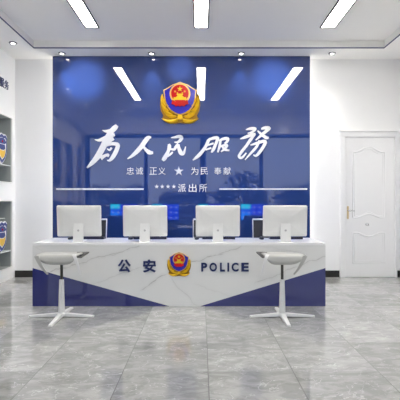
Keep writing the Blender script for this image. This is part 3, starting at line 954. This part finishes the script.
# ------------------------------------------------------------------ ceiling lights
LL = [('left linear ceiling light, above the left half of the desk', -1.455, .178), ('middle linear ceiling light, above the police emblem', .003, .184), ('right linear ceiling light, above the right end of the desk', 1.693, .198)]
for lab, x, w in LL:
    t = thing('ceiling_light', 'long dark framed ' + lab, 'ceiling light', (x, 4.32, ZT - .016), 'linear ceiling lights')
    y0, y1, e = 3.11, 5.53, .019
    w += .010
    f = BM()
    for a in ((x - w / 2, x - w / 2 + e, y0, y1), (x + w / 2 - e, x + w / 2, y0, y1), (x - w / 2 + e, x + w / 2 - e, y0, y0 + e), (x - w / 2 + e, x + w / 2 - e, y1 - e, y1)):
        box(f, *a, ZT - .016, ZT - .0005)
    obj('frame', f, M['lamp_frame'], t, label='dark thin frame')
    obj('diffuser', bx(x - w / 2 + e, x + w / 2 - e, y0 + e, y1 - e, ZT - .010, ZT - .0005), M['lamp'], t, label='glowing white diffuser')


def spot(par, x, y, z, tx, ty, tz, w, ang, blend=.6, rad=.03):
    l = bpy.data.lights.new('downlight_beam', 'SPOT'); l.energy = w; l.spot_size = math.radians(ang); l.spot_blend = blend
    l.shadow_soft_size = rad; l.color = (1, .96, .90)
    o = bpy.data.objects.new('downlight_beam', l); COL.objects.link(o)
    dv = Vector((tx - x, ty - y, tz - z))
    o.rotation_euler = dv.to_track_quat('-Z', 'Y').to_euler()
    if par is not None:
        o.parent = par; o.location = Vector((x, y, z)) - origin(par)
    else: o.location = (x, y, z)
    return o


def downlight(x, y, label, grp, w, aim=None, ang=70, blend=1.0):
    t = thing('downlight', label, 'downlight', (x, y, ZS - .012), grp)
    r = lathe(BM(), x, y, [(.052, ZS - .0005), (.055, ZS - .006), (.048, ZS - .012), (.028, ZS - .012), (.028, ZS - .0005)], 24)
    obj('trim_ring', r, M['lamp_ring'], t, label='satin grey ring')
    obj('lens', lathe(BM(), x, y, [(.026, ZS - .0130), (.026, ZS - .0125)], 20), M['lamp_small'], t, label='glowing lens')
    spot(t, x, y, ZS - .03, *(aim or (x, y, 0)), w, ang, blend)


W = 18
bk = ['second', 'third']
for px, lab in ((62, 'round recessed downlight in the ceiling border at left edge of blue wall'), (151.5, 'round recessed downlight in the ceiling border left above the emblem'),
                (241.3, 'round recessed downlight in the ceiling border right above the emblem'), (332, 'round recessed downlight in the ceiling border above the white door wall')):
    downlight(PX(px, 6.21), 6.21, lab, 'downlights in the ceiling border', W)
for y, nm in ((5.8, 'nearest the back wall'), (4.5, 'midway along'), (3.2, 'nearest the entrance')):
    downlight(-2.64, y, 'round recessed downlight in the left ceiling border, ' + nm, 'downlights in the ceiling border', W)
    downlight(2.89, y, 'round recessed downlight in the right ceiling border, ' + nm, 'downlights in the ceiling border', W)
for x, nm, ax in ((-1.96, 'far left', 84), (-.62, 'left of centre', 180), (.74, 'right of centre', 272), (2.11, 'far right', None)):
    lb = 'round recessed downlight in the entrance ceiling border, %s, mirrored in blue glass' % nm
    if ax: downlight(x, 2.46, lb, 'downlights in the entrance border', 520 if ax == 180 else 850, (PX(ax, PY), PY, PZ(69 if ax == 180 else 80, PY)), 7.5 if ax == 180 else 12, 1.0)
    else: downlight(x, 2.46, lb, 'downlights in the entrance border', W)

# added frontal fill: unseen lamps, same fittings, in the vestibule ceiling behind the camera
def vest_fill(x, y, nm):
    global ZS
    keep = ZS; ZS = 3.35
    downlight(x, y, 'added unseen round recessed fill downlight in the entrance vestibule ceiling, ' + nm, 'added fill downlights in the vestibule', 36, None, 150)
    ZS = keep


for x, nm in ((-2.6, 'far left'), (-.9, 'left of centre'), (.9, 'right of centre'), (2.6, 'far right')):
    vest_fill(x, 1.0, nm)

# ------------------------------------------------------------------ trees outside
for i, (px, hgt, wd, dist) in enumerate(((100, 2.6, 3.2, 22), (122, 2.4, 3.0, 30), (136, 2.8, 2.6, 24), (172, 2.3, 3.4, 31), (196, 2.7, 3.0, 24), (224, 2.7, 3.0, 33), (244, 3.6, 3.2, 18), (256, 2.6, 2.8, 30), (292, 2.5, 3.4, 21), (308, 3.1, 3.2, 29))):
    dd = 12.68 + dist
    x = PX(px, dd); y = -dist
    t = thing('tree', 'dark tree outside, seen mirrored in the blue glass panel', 'tree', (x, y, -.04), 'trees outside the glazed front')
    c = BM()
    for k in range(650):
        v = Vector((random.gauss(0, 1), random.gauss(0, 1), random.gauss(0, 1))).normalized() * random.random() ** .4
        f = 1 + .45 * noise.noise(v * 2.3 + Vector((i * 5.1, 0, 0)))
        p = Vector((x + v.x * f * wd / 2.1, y + v.y * f * wd / 2.1, hgt * .56 + v.z * f * hgt * .40))
        a = Vector((random.uniform(-1, 1), random.uniform(-1, 1), random.uniform(-1, 1))).normalized()
        b_ = a.orthogonal().normalized(); l = random.uniform(.10, .2)
        c.faces.new([c.verts.new(p + q_) for q_ in (a * l, b_ * l * .5, -a * l, -b_ * l * .5)])
    obj('crown', c, M['tree'], t)
    obj('trunk', lathe(BM(), x, y, [(.12, -.039), (.08, hgt * .4)], 10), M['bark'], t)

# ------------------------------------------------------------------ sky, camera, view
w = bpy.data.worlds.new('sky'); bpy.context.scene.world = w; w.use_nodes = True
nt = w.node_tree; bg = nt.nodes['Background']; q = NB(nt)
tc = nt.nodes.new('ShaderNodeTexCoord'); sp = nt.nodes.new('ShaderNodeSeparateXYZ'); nt.links.new(tc.outputs['Generated'], sp.inputs[0])
cc = q.mix(q.smooth(sp.outputs[2], -.02, .5), (.50, .54, .62), (.60, .62, .66))
nt.links.new(cc, bg.inputs['Color']); bg.inputs['Strength'].default_value = 1.0

cam = bpy.data.cameras.new('camera'); co = bpy.data.objects.new('camera', cam); COL.objects.link(co)
co.location = (0, 0, H); co.rotation_euler = (PI / 2, 0, 0)
cam.sensor_width = 36; cam.lens = F / 400 * 36; cam.shift_x = -1 / 400; cam.clip_start = .05; cam.clip_end = 200
sc = bpy.context.scene; sc.camera = co
vs = sc.view_settings
sc.display_settings.display_device = 'sRGB'
vs.view_transform = 'Standard'; vs.look = 'None'; vs.gamma = 1; vs.exposure = 1.14; vs.use_curve_mapping = False
sc.cycles.use_denoising = True
sc.cycles.max_bounces = 10; sc.cycles.diffuse_bounces = 6; sc.cycles.glossy_bounces = 5; sc.cycles.transparent_max_bounces = 12
sc.cycles.sample_clamp_indirect = 6
